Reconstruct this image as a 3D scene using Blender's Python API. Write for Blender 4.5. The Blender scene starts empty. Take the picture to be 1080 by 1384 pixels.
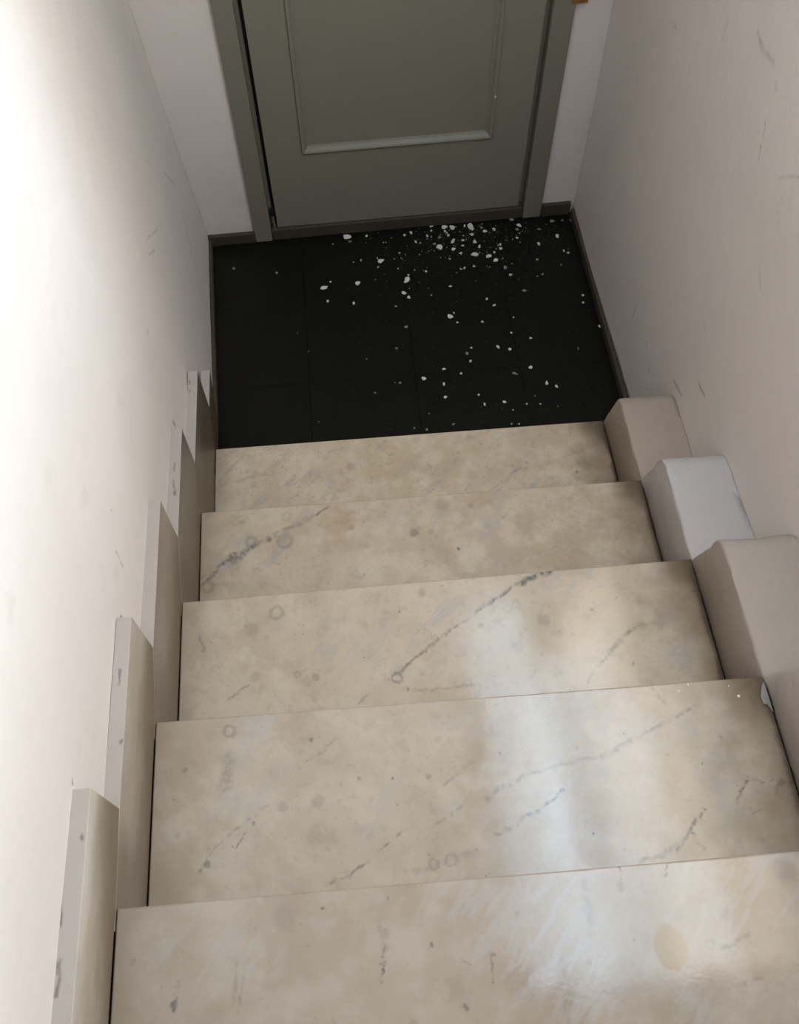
import bpy, bmesh, math, random
from mathutils import Vector, Matrix, noise

# ------------------------------------------------------------------ camera
scene = bpy.context.scene
COL = scene.collection
random.seed(7)
CAM_M = ((0.9959, 0.0812, -0.0403), (-0.0905, 0.8657, -0.4924), (-0.0051, 0.4940, 0.8695))
cam_data = bpy.data.cameras.new('camera')
cam_data.sensor_fit = 'VERTICAL'
cam_data.sensor_height = 24.0
cam_data.lens = 1196.84 / 1384.0 * 24.0
cam_data.clip_start = 0.02
cam = bpy.data.objects.new('camera', cam_data)
COL.objects.link(cam)
cam.matrix_world = Matrix.Translation((0.3978, -1.4177, 2.2255)) @ Matrix(CAM_M).to_4x4()
scene.camera = cam

# ------------------------------------------------------------------ light
scene.view_settings.view_transform = 'Standard'
scene.view_settings.look = 'None'
scene.view_settings.gamma = 1.0
scene.view_settings.exposure = 0.0
scene.view_settings.use_curve_mapping = False

world = bpy.data.worlds.new('sky')
scene.world = world
world.use_nodes = True
wb = world.node_tree.nodes['Background']
wb.inputs['Color'].default_value = (0.72, 0.84, 1.0, 1)
wb.inputs['Strength'].default_value = 0.5

def area(name, loc, target, sx, sy, power, color):
    d = bpy.data.lights.new(name, 'AREA')
    d.shape = 'RECTANGLE'
    d.size, d.size_y = sx, sy
    d.energy = power
    d.color = color
    o = bpy.data.objects.new(name, d)
    o.location = loc
    o.rotation_euler = (Vector(target) - Vector(loc)).to_track_quat('-Z', 'Y').to_euler()
    COL.objects.link(o)
    return o

# daylight by the side window above the kerb: a warm panel added in its lower
# half, the sky in its upper half; low daylight grazing past its
# jamb, and an unseen bluish panel under the ceiling, added for the treads' reflections
area('warm_fill_panel', (1.236, -0.71, 1.95), (0.0, -0.71, 1.75), 1.38, 0.72, 13, (1.0, 0.85, 0.66))
area('window_sky', (1.228, -0.71, 2.78), (0.0, -0.71, 2.40), 1.38, 0.94, 18, (0.64, 0.82, 1.0))
area('low_daylight', (3.2, 0.12, 2.5), (0.0, -0.6, 1.1), 0.34, 0.8, 60, (0.72, 0.86, 1.0))
area('sheen_panel', (1.075, -0.42, 3.34), (1.075, -0.42, 0), 0.33, 1.9, 13, (0.58, 0.79, 1.0))

# ------------------------------------------------------------------ survey data
STEP = 0.17
NOSE = {1: (-0.005, -0.010), 2: (-0.306, -0.314), 3: (-0.621, -0.6205), 4: (-0.9285, -0.945),
        5: (-1.249, -1.263), 6: (-1.570, -1.585), 7: (-1.885, -1.90), 8: (-2.20, -2.21)}
STAIR_W = 1.095
VEINS = {1: [((0.8062, -0.1615), (0.8394, -0.1454), 0.0049, 0.3), ((0.0197, -0.1233), (0.1407, -0.0989), 0.0073, 0.2)], 2: [((0.0101, -0.5017), (0.0529, -0.4553), 0.0073, 0.7), ((0.0529, -0.4553), (0.0878, -0.427), 0.0095, 0.85), ((0.0703, -0.4491), (0.1357, -0.4055), 0.0116, 0.6), ((0.1357, -0.4055), (0.277, -0.343), 0.0107, 0.3), ((0.2768, -0.3471), (0.3148, -0.313), 0.0043, 0.6), ((0.0012, -0.4874), (0.0355, -0.4615), 0.0031, 0.5), ((0.7521, -0.5128), (0.8657, -0.4738), 0.0042, 0.15)], 3: [((0.3558, -0.8742), (0.423, -0.8299), 0.0044, 0.4), ((0.423, -0.8299), (0.4972, -0.7784), 0.0045, 0.6), ((0.4972, -0.7784), (0.5538, -0.7382), 0.0045, 0.5), ((0.5538, -0.7382), (0.636, -0.6908), 0.0046, 0.55), ((0.636, -0.6908), (0.7193, -0.6402), 0.0056, 0.7), ((0.712, -0.6465), (0.7819, -0.6197), 0.0104, 0.85), ((0.8142, -0.88), (0.8574, -0.8309), 0.0053, 0.3), ((0.8574, -0.8309), (0.9091, -0.7826), 0.0063, 0.5), ((0.9091, -0.7826), (0.9528, -0.7604), 0.0064, 0.6), ((0.0982, -0.8428), (0.1424, -0.8163), 0.0035, 0.5), ((0.0478, -0.7318), (0.0395, -0.6986), 0.0055, 0.45), ((0.4693, -0.8604), (0.589, -0.8561), 0.0044, 0.25), ((0.6352, -0.7408), (0.7053, -0.6888), 0.0129, 0.15)], 4: [((0.0858, -1.1802), (0.1, -1.1621), 0.0065, 0.7), ((0.1, -1.1621), (0.14, -1.1225), 0.0037, 0.45), ((0.14, -1.1225), (0.1973, -1.0929), 0.0037, 0.35), ((0.1401, -1.1565), (0.1709, -1.1158), 0.0037, 0.55), ((0.2872, -1.2223), (0.326, -1.2169), 0.0058, 0.4), ((0.326, -1.2169), (0.3681, -1.1866), 0.0043, 0.5), ((0.3681, -1.1866), (0.4203, -1.1506), 0.0037, 0.5), ((0.4636, -1.1522), (0.5234, -1.1217), 0.0037, 0.4), ((0.5752, -1.1719), (0.6421, -1.1435), 0.0052, 0.5), ((0.6421, -1.1435), (0.6992, -1.1134), 0.0045, 0.6), ((0.5627, -1.1107), (0.6416, -1.077), 0.0068, 0.35), ((0.6416, -1.077), (0.7734, -1.0625), 0.0046, 0.35), ((0.7734, -1.0625), (0.8817, -1.0179), 0.0061, 0.4), ((0.8817, -1.0179), (0.9435, -0.9942), 0.0055, 0.4), ((0.864, -1.2228), (0.898, -1.192), 0.0058, 0.7), ((0.8974, -1.1943), (0.9265, -1.1648), 0.0052, 0.9), ((0.8974, -1.1943), (0.9097, -1.2282), 0.0052, 0.8), ((0.8373, -1.2308), (0.8798, -1.2045), 0.0044, 0.6), ((0.8017, -1.2355), (0.8474, -1.2248), 0.0058, 0.5), ((0.9851, -1.1641), (1.0, -1.1386), 0.0037, 0.7), ((1.0, -1.1386), (1.0178, -1.1216), 0.0038, 0.8), ((1.0178, -1.1216), (1.0381, -1.1272), 0.0038, 0.7), ((1.0381, -1.1272), (1.058, -1.1253), 0.003, 0.7), ((1.0555, -1.1462), (1.072, -1.1304), 0.0045, 1), ((1.072, -1.1304), (1.0868, -1.1367), 0.0038, 0.7), ((0.9918, -1.1672), (1.0073, -1.1794), 0.003, 0.6), ((1.0073, -1.1794), (1.0302, -1.1707), 0.003, 0.5), ((0.1296, -1.0006), (0.1223, -1.0504), 0.0154, 0.32), ((0.2454, -1.0342), (0.3182, -0.9895), 0.0038, 0.3), ((0.4965, -1.0824), (0.5518, -1.0497), 0.0038, 0.3), ((0.8875, -0.948), (0.9009, -0.9767), 0.0064, 0.3), ((0.4322, -1.2187), (0.5327, -1.1936), 0.0072, 0.2)], 5: [((0.0887, -1.3524), (0.0853, -1.3998), 0.0037, 0.8), ((0.376, -1.3281), (0.3692, -1.3743), 0.0031, 0.75), ((0.3692, -1.3086), (0.3777, -1.3329), 0.0056, 0.3), ((0.7251, -1.2577), (0.7268, -1.2799), 0.0032, 0.5), ((0.1717, -1.328), (0.1687, -1.3864), 0.0037, 0.25), ((0.5256, -1.3557), (0.5255, -1.3921), 0.0031, 0.4), ((0.5571, -1.386), (0.5737, -1.4099), 0.0031, 0.4), ((0.8452, -1.3755), (0.8851, -1.3651), 0.0049, 0.4), ((0.8418, -1.4254), (0.8896, -1.4208), 0.0042, 0.35), ((0.672, -1.2729), (0.6693, -1.3407), 0.0077, 0.25), ((0.799, -1.2644), (0.79, -1.2787), 0.0026, 0.6), ((0.1818, -1.3518), (0.1737, -1.3956), 0.0024, 0.35), ((0.4783, -1.3606), (0.4975, -1.3715), 0.0025, 0.4), ((0.6212, -1.3736), (0.6225, -1.4486), 0.0086, 0.2)]}
SPOTS = {1: [((0.3744, -0.0968), 0.0183, 0.35, 0), ((0.9882, -0.1739), 0.0051, 0.8, 0), ((0.8563, -0.13), 0.0045, 0.6, 0), ((0.1104, -0.096), 0.0122, 0.2, 0), ((0.5771, -0.2109), 0.006, 0, 0)], 2: [((0.1233, -0.4003), 0.0125, 0.55, 1), ((0.0205, -0.5084), 0.0139, 0.65, 1), ((0.2032, -0.4037), 0.0178, 0.5, 1), ((0.198, -0.3972), 0.0161, 0.25, 0), ((0.1659, -0.3982), 0.008, 0.8, 0), ((0.5155, -0.4107), 0.0143, 0.6, 0), ((0.6169, -0.4645), 0.0053, 1, 0), ((0.5921, -0.339), 0.0218, 0.3, 0), ((0.6604, -0.3496), 0.0091, 0.3, 0), ((0.3651, -0.3823), 0.009, 0.35, 0), ((0.5567, -0.4125), 0.0089, 0.25, 0), ((0.2086, -0.3366), 0.0109, 0.3, 1), ((0.1875, -0.464), 0.0035, 0.7, 0), ((0.1004, -0.343), 0.009, 0.25, 0), ((0.3865, -0.5118), 0.0035, 0.6, 0), ((0.5678, -0.4257), 0.0071, 0.2, 0), ((1.0932, -0.3218), 0.0147, 0.9, 0)], 3: [((0.4381, -0.8282), 0.0104, 0.75, 1), ((0.1992, -0.6636), 0.014, 0.5, 1), ((0.1464, -0.6954), 0.02, 0.3, 0), ((0.7529, -0.7319), 0.0169, 0.35, 0), ((1.0788, -0.6962), 0.0044, 1, 0), ((0.4555, -0.6858), 0.0036, 0.9, 0), ((0.458, -0.8547), 0.0034, 0.8, 0), ((0.9176, -0.8412), 0.0037, 0.8, 0), ((0.8571, -0.7181), 0.0046, 0.6, 0), ((0.2379, -0.8034), 0.006, 0.5, 1), ((0.2749, -0.8115), 0.0104, 0.35, 0), ((0.6208, -0.7329), 0.0077, 0.4, 0), ((0.5061, -0.648), 0.0125, 0.3, 0), ((0.153, -0.8002), 0.0149, 0.25, 0), ((0.5217, -0.7499), 0.0061, 0.3, 1), ((0.1766, -0.7179), 0.0076, 0.2, 0)], 4: [((0.4092, -1.0644), 0.0038, 1, 0), ((0.7335, -1.184), 0.0032, 1, 0), ((0.5998, -1.0388), 0.0039, 0.8, 0), ((0.056, -1.018), 0.0064, 0.6, 0), ((0.1307, -0.9565), 0.0104, 0.6, 1), ((0.4649, -1.2081), 0.0085, 0.5, 1), ((0.4946, -1.204), 0.0097, 0.4, 1), ((0.2811, -1.0909), 0.0138, 0.3, 0), ((0.221, -1.0951), 0.0113, 0.3, 0), ((0.273, -0.9853), 0.0052, 0.7, 0), ((1.0712, -1.1328), 0.0076, 1, 0), ((0.0954, -1.1743), 0.0073, 0.7, 0), ((0.3523, -1.0604), 0.0051, 0.4, 0), ((0.4727, -1.0677), 0.0051, 0.4, 0), ((0.0456, -1.1256), 0.0062, 0.3, 0), ((0.7343, -1.0435), 0.0051, 0.3, 0), ((0.9891, -1.0475), 0.0039, 0.5, 0)], 5: [((0.2936, -1.2748), 0.0032, 1, 0), ((0.4438, -1.337), 0.0036, 0.8, 0), ((0.4815, -1.4166), 0.005, 0.8, 0), ((0.965, -1.2857), 0.0214, 0.35, 0), ((0.2397, -1.2824), 0.021, 0.2, 0), ((0.3791, -1.3161), 0.0083, 0.3, 0), ((0.5275, -1.3568), 0.0041, 0.6, 0), ((0.0856, -1.3788), 0.006, 0.6, 0), ((0.6569, -1.3768), 0.0061, 0.35, 0), ((0.5693, -1.3086), 0.0052, 0.3, 0), ((0.723, -1.2875), 0.0074, 0.3, 0), ((0.8308, -1.3705), 0.0062, 0.4, 1), ((0.0284, -1.3196), 0.0051, 0.3, 0), ((0.2448, -1.2877), 0.0105, 0.2, 0), ((0.4097, -1.4292), 0.008, 0.3, 0), ((0.8618, -1.3344), 0.0126, 0.2, 0)]}
SCUFFS_SHADE_LEFT = [((-0.026, -1.1022, 1.0068), (-0.026, -1.1062, 1.0026), 0.0027, 0.8), ((-0.026, -0.7911, 0.834), (-0.026, -0.7946, 0.8196), 0.0045, 0.9), ((-0.026, -0.176, 0.5436), (-0.026, -0.1728, 0.5212), 0.004, 0.9), ((-0.026, -0.4727, 0.6756), (-0.026, -0.471, 0.6575), 0.0027, 0.6), ((-0.069, 0.7259, 0.3671), (-0.0575, 0.6458, 0.1973), 0.0032, 0.7), ((-0.0852, 0.9507, 0.4171), (-0.0765, 0.9032, 0.314), 0.0036, 0.3), ((-0.0725, 0.6478, 0.5733), (-0.0739, 0.7482, 0.4467), 0.0036, 0.35), ((-0.0366, 0.1227, 0.8173), (-0.0496, 0.2995, 0.688), 0.0027, 0.4), ((-0.0345, 0.0999, 0.7953), (-0.0409, 0.1834, 0.7311), 0.0036, 0.45), ((-0.036, 0.1201, 0.76), (-0.0399, 0.1696, 0.7398), 0.0027, 0.4), ((-0.0555, 0.5015, 0.3595), (-0.0552, 0.5114, 0.3321), 0.0027, 0.5), ((-0.026, -0.1186, 0.7928), (-0.026, -0.1279, 0.7848), 0.0045, 0.5), ((-0.026, -0.6358, 0.9325), (-0.026, -0.6362, 0.9281), 0.0027, 0.5), ((-0.026, -0.6919, 0.8885), (-0.026, -0.699, 0.846), 0.0027, 0.45), ((-0.0618, 0.4224, 0.7849), (-0.0737, 0.6066, 0.6843), 0.0036, 0.25), ((-0.0581, 0.4991, 0.452), (-0.0565, 0.4888, 0.4205), 0.0027, 0.3)]  # wall scuffs, plus painted shade in the notches at the skirting corners
SCUFFS_RIGHT = [((1.2255, 0.5586, 0.9708), (1.2259, 0.535, 0.9673), 0.0036, 0.35), ((1.2299, 0.1657, 1.1924), (1.2306, 0.1269, 1.1826), 0.0054, 0.35), ((1.2306, 0.1269, 1.1826), (1.2313, 0.0726, 1.1909), 0.0063, 0.35), ((1.2321, 0.0345, 1.1729), (1.2323, 0.0267, 1.166), 0.0036, 0.35), ((1.2329, 0.0195, 1.1031), (1.2334, 0.0009, 1.0739), 0.0027, 0.6), ((1.2334, 0.0035, 1.0635), (1.234, -0.0141, 1.0304), 0.0027, 0.65), ((1.2341, -0.0177, 1.0227), (1.2352, -0.0594, 0.9718), 0.0023, 0.6), ((1.2372, -0.1599, 0.9124), (1.2381, -0.2023, 0.8786), 0.0027, 0.25), ((1.235, 0.3041, 0.2802), (1.2354, 0.3054, 0.2317), 0.0032, 0.55), ((1.2379, -0.0549, 0.6196), (1.2382, -0.0673, 0.6076), 0.0032, 0.4), ((1.237, 0.182, 0.2727), (1.2375, 0.1578, 0.2563), 0.0032, 0.4), ((1.2381, 0.1176, 0.2592), (1.2385, 0.1118, 0.2168), 0.0036, 0.45), ((1.2396, -0.033, 0.3603), (1.2404, -0.0902, 0.3776), 0.0045, 0.6), ((1.2403, -0.1466, 0.4933), (1.2409, -0.187, 0.4987), 0.0045, 0.55), ((1.235, -0.104, 1.0741), (1.2356, -0.1642, 1.1221), 0.0036, 0.3), ((1.2283, 0.2961, 1.1338), (1.2286, 0.2929, 1.1008), 0.0063, 0.2), ((1.2256, 0.7164, 0.6517), (1.2257, 0.7321, 0.6103), 0.0045, 0.2)]
SCUFFS_TOP = [((-0.0138, -0.3045, 0.563), (-0.0131, -0.3242, 0.563), 0.0021, 0.8), ((-0.0155, -0.3511, 0.563), (-0.011, -0.3858, 0.563), 0.0028, 0.8), ((-0.0206, 0.0437, 0.418), (-0.0203, 0.0317, 0.418), 0.0021, 0.8), ((-0.0198, 0.015, 0.418), (-0.0196, 0.0055, 0.418), 0.0021, 0.8), ((0.0027, -0.9515, 0.718), (0.0029, -1.0086, 0.718), 0.0021, 0.8), ((0.0054, -1.0335, 0.718), (0.0038, -1.0516, 0.718), 0.0021, 0.8), ((-0.0138, -0.8947, 0.863), (-0.0133, -0.9195, 0.863), 0.0021, 0.8), ((-0.0274, -1.143, 1.003), (-0.0277, -1.1506, 1.003), 0.0042, 0.8), ((-0.0287, -1.1712, 1.003), (-0.0277, -1.1917, 1.003), 0.0021, 0.8), ((-0.0241, -1.2588, 1.003), (-0.0239, -1.2803, 1.003), 0.0021, 0.8), ((-0.0216, -1.3222, 1.003), (-0.0207, -1.3585, 1.003), 0.0028, 0.8), ((-0.0071, -1.1751, 1.003), (-0.0068, -1.1788, 1.003), 0.0028, 0.8), ((-0.0029, -1.0097, 0.863), (-0.0039, -1.0131, 0.863), 0.0028, 0.8)]
FLAKES = [(0.4178, 0.9669, 0.0169, 0.0109, 0), (0.5248, 0.8386, 0.014, 0.0105, 0), (0.4392, 0.7432, 0.0113, 0.0102, 0), (0.3259, 0.7338, 0.0163, 0.0101, 0), (0.3353, 0.6728, 0.005, 0.0066, 0), (0.4209, 0.6547, 0.0049, 0.0082, 0), (0.608, 0.7441, 0.0101, 0.0153, 0), (0.5924, 0.6847, 0.0112, 0.0083, 0), (0.6066, 0.6634, 0.0062, 0.0066, 0), (0.4866, 0.9639, 0.0039, 0.0055, 0), (0.6189, 0.9548, 0.0052, 0.0055, 0), (0.6433, 0.9635, 0.0052, 0.0091, 0), (0.5943, 0.8707, 0.0045, 0.0035, 0), (0.615, 0.7639, 0.0038, 0.0051, 0), (0.4592, 0.8498, 0.0032, 0.0044, 0), (0.515, 0.8116, 0.0025, 0.0052, 0), (0.5826, 0.7981, 0.0025, 0.0035, 0), (0.5599, 0.6282, 0.0031, 0.0033, 0), (0.3487, 0.7587, 0.0038, 0.0034, 0), (0.3667, 0.9356, 0.0039, 0.0036, 1), (0.4266, 0.9421, 0.0065, 0.0036, 1), (0.5017, 0.7543, 0.0025, 0.0034, 1), (0.7183, 0.9909, 0.0092, 0.0055, 0), (0.762, 0.9815, 0.0131, 0.0111, 0), (0.7902, 0.9751, 0.0118, 0.0147, 0), (0.8561, 0.9761, 0.0118, 0.0203, 0), (0.8358, 0.9818, 0.0039, 0.0055, 0), (0.9023, 0.9477, 0.0091, 0.0073, 0), (0.8561, 0.9356, 0.0065, 0.0055, 0), (0.7729, 0.94, 0.0052, 0.0055, 0), (0.7406, 0.9322, 0.0065, 0.0054, 1), (0.7864, 0.9114, 0.0065, 0.0145, 0), (0.8201, 0.91, 0.0065, 0.0054, 0), (0.8609, 0.8988, 0.0065, 0.009, 0), (0.8742, 0.8759, 0.0051, 0.0089, 0), (0.7353, 0.8857, 0.0129, 0.0125, 0), (0.719, 0.9017, 0.0077, 0.0054, 1), (0.7815, 0.8706, 0.009, 0.0071, 0), (0.817, 0.885, 0.0064, 0.0036, 0), (0.8538, 0.8401, 0.0166, 0.0106, 0), (0.8998, 0.8272, 0.0141, 0.0088, 0), (0.9212, 0.8061, 0.0115, 0.0088, 0), (0.9214, 0.8428, 0.0051, 0.0053, 0), (0.8061, 0.8504, 0.0064, 0.0035, 0), (0.9472, 0.8775, 0.0052, 0.0054, 0), (0.9462, 0.8583, 0.0064, 0.0053, 0), (0.9474, 0.7666, 0.0076, 0.0104, 1), (0.9603, 0.7325, 0.0063, 0.0051, 0), (0.81, 0.7798, 0.0038, 0.0052, 0), (0.7967, 0.7751, 0.0038, 0.0043, 0), (0.8427, 0.7836, 0.0044, 0.0052, 0), (0.677, 0.7752, 0.0044, 0.006, 0), (0.752, 0.6997, 0.005, 0.0042, 0), (0.6558, 0.9186, 0.0039, 0.009, 0), (0.6988, 0.9435, 0.0039, 0.0073, 0), (0.7126, 0.9385, 0.0032, 0.0073, 1), (0.7645, 0.8261, 0.0038, 0.0035, 0), (0.9363, 0.9536, 0.0052, 0.0074, 0), (0.8942, 0.965, 0.0065, 0.0055, 1), (0.7157, 0.9675, 0.0039, 0.0055, 0), (0.7635, 0.961, 0.0052, 0.0055, 0), (1.0274, 0.9644, 0.0105, 0.0074, 0), (1.0044, 0.9953, 0.0105, 0.0075, 1), (1.0178, 0.9457, 0.0078, 0.0055, 1), (1.1521, 0.8998, 0.0065, 0.0091, 0), (1.0809, 0.8668, 0.0052, 0.0108, 0), (1.0112, 0.9039, 0.0065, 0.0054, 0), (1.1756, 0.8148, 0.0051, 0.0053, 0), (1.1623, 0.8268, 0.0038, 0.0053, 0), (1.1456, 0.9742, 0.0105, 0.0075, 1), (1.0634, 0.7938, 0.0045, 0.0035, 0), (0.9973, 0.656, 0.0062, 0.0067, 1), (1.2069, 1.0171, 0.0046, 0.0038, 1), (1.1841, 0.9742, 0.0052, 0.0037, 1), (1.2144, 0.9727, 0.0052, 0.0056, 1), (1.0931, 0.9385, 0.0091, 0.0037, 1), (1.0694, 0.7238, 0.0038, 0.0043, 1), (1.1413, 0.7618, 0.0032, 0.0052, 1), (0.9463, 0.8104, 0.0025, 0.007, 1), (0.7335, 0.5661, 0.0122, 0.0113, 0), (0.7488, 0.5808, 0.0024, 0.0065, 0), (0.7547, 0.5384, 0.0049, 0.0048, 0), (0.8374, 0.5337, 0.0049, 0.0048, 0), (0.8659, 0.6319, 0.0043, 0.005, 0), (0.8865, 0.6016, 0.0074, 0.0041, 0), (0.9246, 0.4777, 0.0048, 0.0047, 0), (0.9835, 0.4501, 0.006, 0.0047, 0), (0.8729, 0.4234, 0.0048, 0.0077, 0), (0.9095, 0.4106, 0.006, 0.0054, 0), (0.7774, 0.3743, 0.0047, 0.006, 0), (0.7695, 0.4055, 0.0059, 0.0076, 1), (0.7868, 0.4285, 0.0048, 0.0038, 0), (0.6888, 0.3497, 0.0065, 0.0045, 0), (0.7404, 0.3268, 0.0047, 0.0059, 0), (0.6206, 0.3175, 0.0094, 0.0088, 0), (0.682, 0.291, 0.0047, 0.0073, 0), (0.6797, 0.239, 0.0069, 0.0057, 0), (0.9639, 0.331, 0.0082, 0.006, 0), (0.9108, 0.3107, 0.0105, 0.0045, 1), (1.0045, 0.2634, 0.0047, 0.0088, 0), (1.0325, 0.249, 0.0046, 0.0073, 0), (0.7853, 0.2391, 0.004, 0.0043, 0), (0.7983, 0.1991, 0.0034, 0.0085, 0), (0.8605, 0.2029, 0.0075, 0.0057, 0), (0.9289, 0.1896, 0.004, 0.0036, 0), (0.9712, 0.1856, 0.0029, 0.0028, 0), (1.0233, 0.1721, 0.0023, 0.0028, 1), (0.8832, 0.1712, 0.0029, 0.0028, 0), (0.9592, 0.2183, 0.0035, 0.0029, 1), (0.871, 0.1192, 0.0023, 0.0042, 0), (0.8931, 0.1171, 0.0034, 0.0028, 0), (0.6926, 0.1347, 0.0057, 0.0035, 1), (0.6102, 0.1228, 0.0045, 0.0041, 1), (0.5726, 0.1322, 0.0045, 0.0041, 1), (0.6234, 0.1817, 0.0034, 0.0028, 1), (1.2159, 0.4784, 0.0036, 0.008, 0), (1.1891, 0.6176, 0.005, 0.005, 0), (1.1827, 0.5851, 0.0049, 0.0049, 0), (1.1295, 0.3927, 0.003, 0.0077, 1), (0.9421, 0.543, 0.0037, 0.0032, 0), (0.9986, 0.6559, 0.005, 0.0067, 1), (0.6829, 0.6661, 0.0037, 0.0033, 1), (0.7495, 0.6999, 0.0037, 0.0034, 0), (0.9611, 0.7307, 0.005, 0.0034, 0), (1.0725, 0.7269, 0.0025, 0.0034, 1), (1.1418, 0.7618, 0.0025, 0.0035, 1), (0.0218, 0.852, 0.0057, 0.007, 1), (0.168, 0.8172, 0.0057, 0.0069, 1), (0.2626, 0.463, 0.003, 0.0031, 1), (0.5463, 0.4483, 0.0042, 0.0054, 1), (0.4471, 0.4148, 0.003, 0.0038, 1), (0.5446, 0.3085, 0.0047, 0.0044, 1), (0.5285, 0.3115, 0.0023, 0.0029, 1), (0.4636, 0.2768, 0.0046, 0.0043, 1), (0.2308, 0.5439, 0.0024, 0.0024, 1), (0.5858, 0.5353, 0.0073, 0.0048, 1), (0.2832, 0.1831, 0.0028, 0.0028, 1)]


# ------------------------------------------------------------------ helpers
def link(o, parent=None):
    COL.objects.link(o)
    if parent is not None:
        o.parent = parent
    return o

def empty(name, loc=(0, 0, 0), rotz=0.0):
    o = bpy.data.objects.new(name, None)
    o.location = loc
    o.rotation_euler = (0, 0, rotz)
    o.empty_display_size = 0.1
    return link(o)

def tag(o, label=None, cat=None, group=None, kind=None):
    if label: o['label'] = label
    if cat: o['category'] = cat
    if group: o['group'] = group
    if kind: o['kind'] = kind
    return o

def obj(name, bm, mat, parent=None, base=(0, 0, 0), smooth=False):
    """one mesh object; the bmesh is in the parent's frame shifted by base"""
    if base != (0, 0, 0):
        bmesh.ops.translate(bm, verts=bm.verts, vec=[-c for c in base])
    bmesh.ops.recalc_face_normals(bm, faces=bm.faces)
    me = bpy.data.meshes.new(name)
    bm.to_mesh(me)
    bm.free()
    me.materials.append(mat)
    if smooth:
        for p in me.polygons: p.use_smooth = True
    return link(bpy.data.objects.new(name, me), parent)

def box(x0, x1, y0, y1, z0, z1, bev=0.0, seg=2, bm=None):
    b = bmesh.new()
    bmesh.ops.create_cube(b, size=1.0)
    for v in b.verts:
        v.co = Vector((x0 + (v.co.x + .5) * (x1 - x0), y0 + (v.co.y + .5) * (y1 - y0), z0 + (v.co.z + .5) * (z1 - z0)))
    if bev:
        bmesh.ops.bevel(b, geom=list(b.edges), offset=bev, segments=seg, profile=.5, affect='EDGES')
    if bm is None:
        return b
    merge(bm, b)
    return bm

def merge(bm, b):
    me = bpy.data.meshes.new('tmp')
    b.to_mesh(me)
    b.free()
    bm.from_mesh(me)
    bpy.data.meshes.remove(me)

def prism(pts, axis, a, b_, bev=0.0, seg=2):
    """polygon pts extruded along axis (0:x from points y,z; 1:y from points x,z; 2:z from points x,y)"""
    b = bmesh.new()
    def mk(p, t):
        return {0: (t, p[0], p[1]), 1: (p[0], t, p[1]), 2: (p[0], p[1], t)}[axis]
    lo = [b.verts.new(mk(p, a)) for p in pts]
    hi = [b.verts.new(mk(p, b_)) for p in pts]
    b.faces.new(lo)
    b.faces.new(hi)
    n = len(pts)
    for i in range(n):
        b.faces.new((lo[i], lo[(i + 1) % n], hi[(i + 1) % n], hi[i]))
    bmesh.ops.recalc_face_normals(b, faces=b.faces)
    if bev:
        bmesh.ops.bevel(b, geom=list(b.edges), offset=bev, segments=seg, profile=.5, affect='EDGES')
    return b

def sheet(fn, us, vs, thick):
    """closed slab whose front is the surface fn(u,v); thick is the offset vector to the back"""
    b = bmesh.new()
    t = Vector(thick)
    fr = [[b.verts.new(fn(u, v)) for v in vs] for u in us]
    nu, nv = len(us), len(vs)
    for i in range(nu - 1):
        for j in range(nv - 1):
            b.faces.new((fr[i][j], fr[i + 1][j], fr[i + 1][j + 1], fr[i][j + 1]))
    ring = [(i, 0) for i in range(nu)] + [(nu - 1, j) for j in range(1, nv)] + \
           [(i, nv - 1) for i in range(nu - 2, -1, -1)] + [(0, j) for j in range(nv - 2, 0, -1)]
    bk = [b.verts.new(fr[i][j].co + t) for i, j in ring]
    m = len(ring)
    for k in range(m):
        a, c = ring[k], ring[(k + 1) % m]
        b.faces.new((fr[a[0]][a[1]], fr[c[0]][c[1]], bk[(k + 1) % m], bk[k]))
    b.faces.new(bk)
    return b

def span(a, b, n):
    return [a + (b - a) * i / (n - 1) for i in range(n)]

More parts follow.
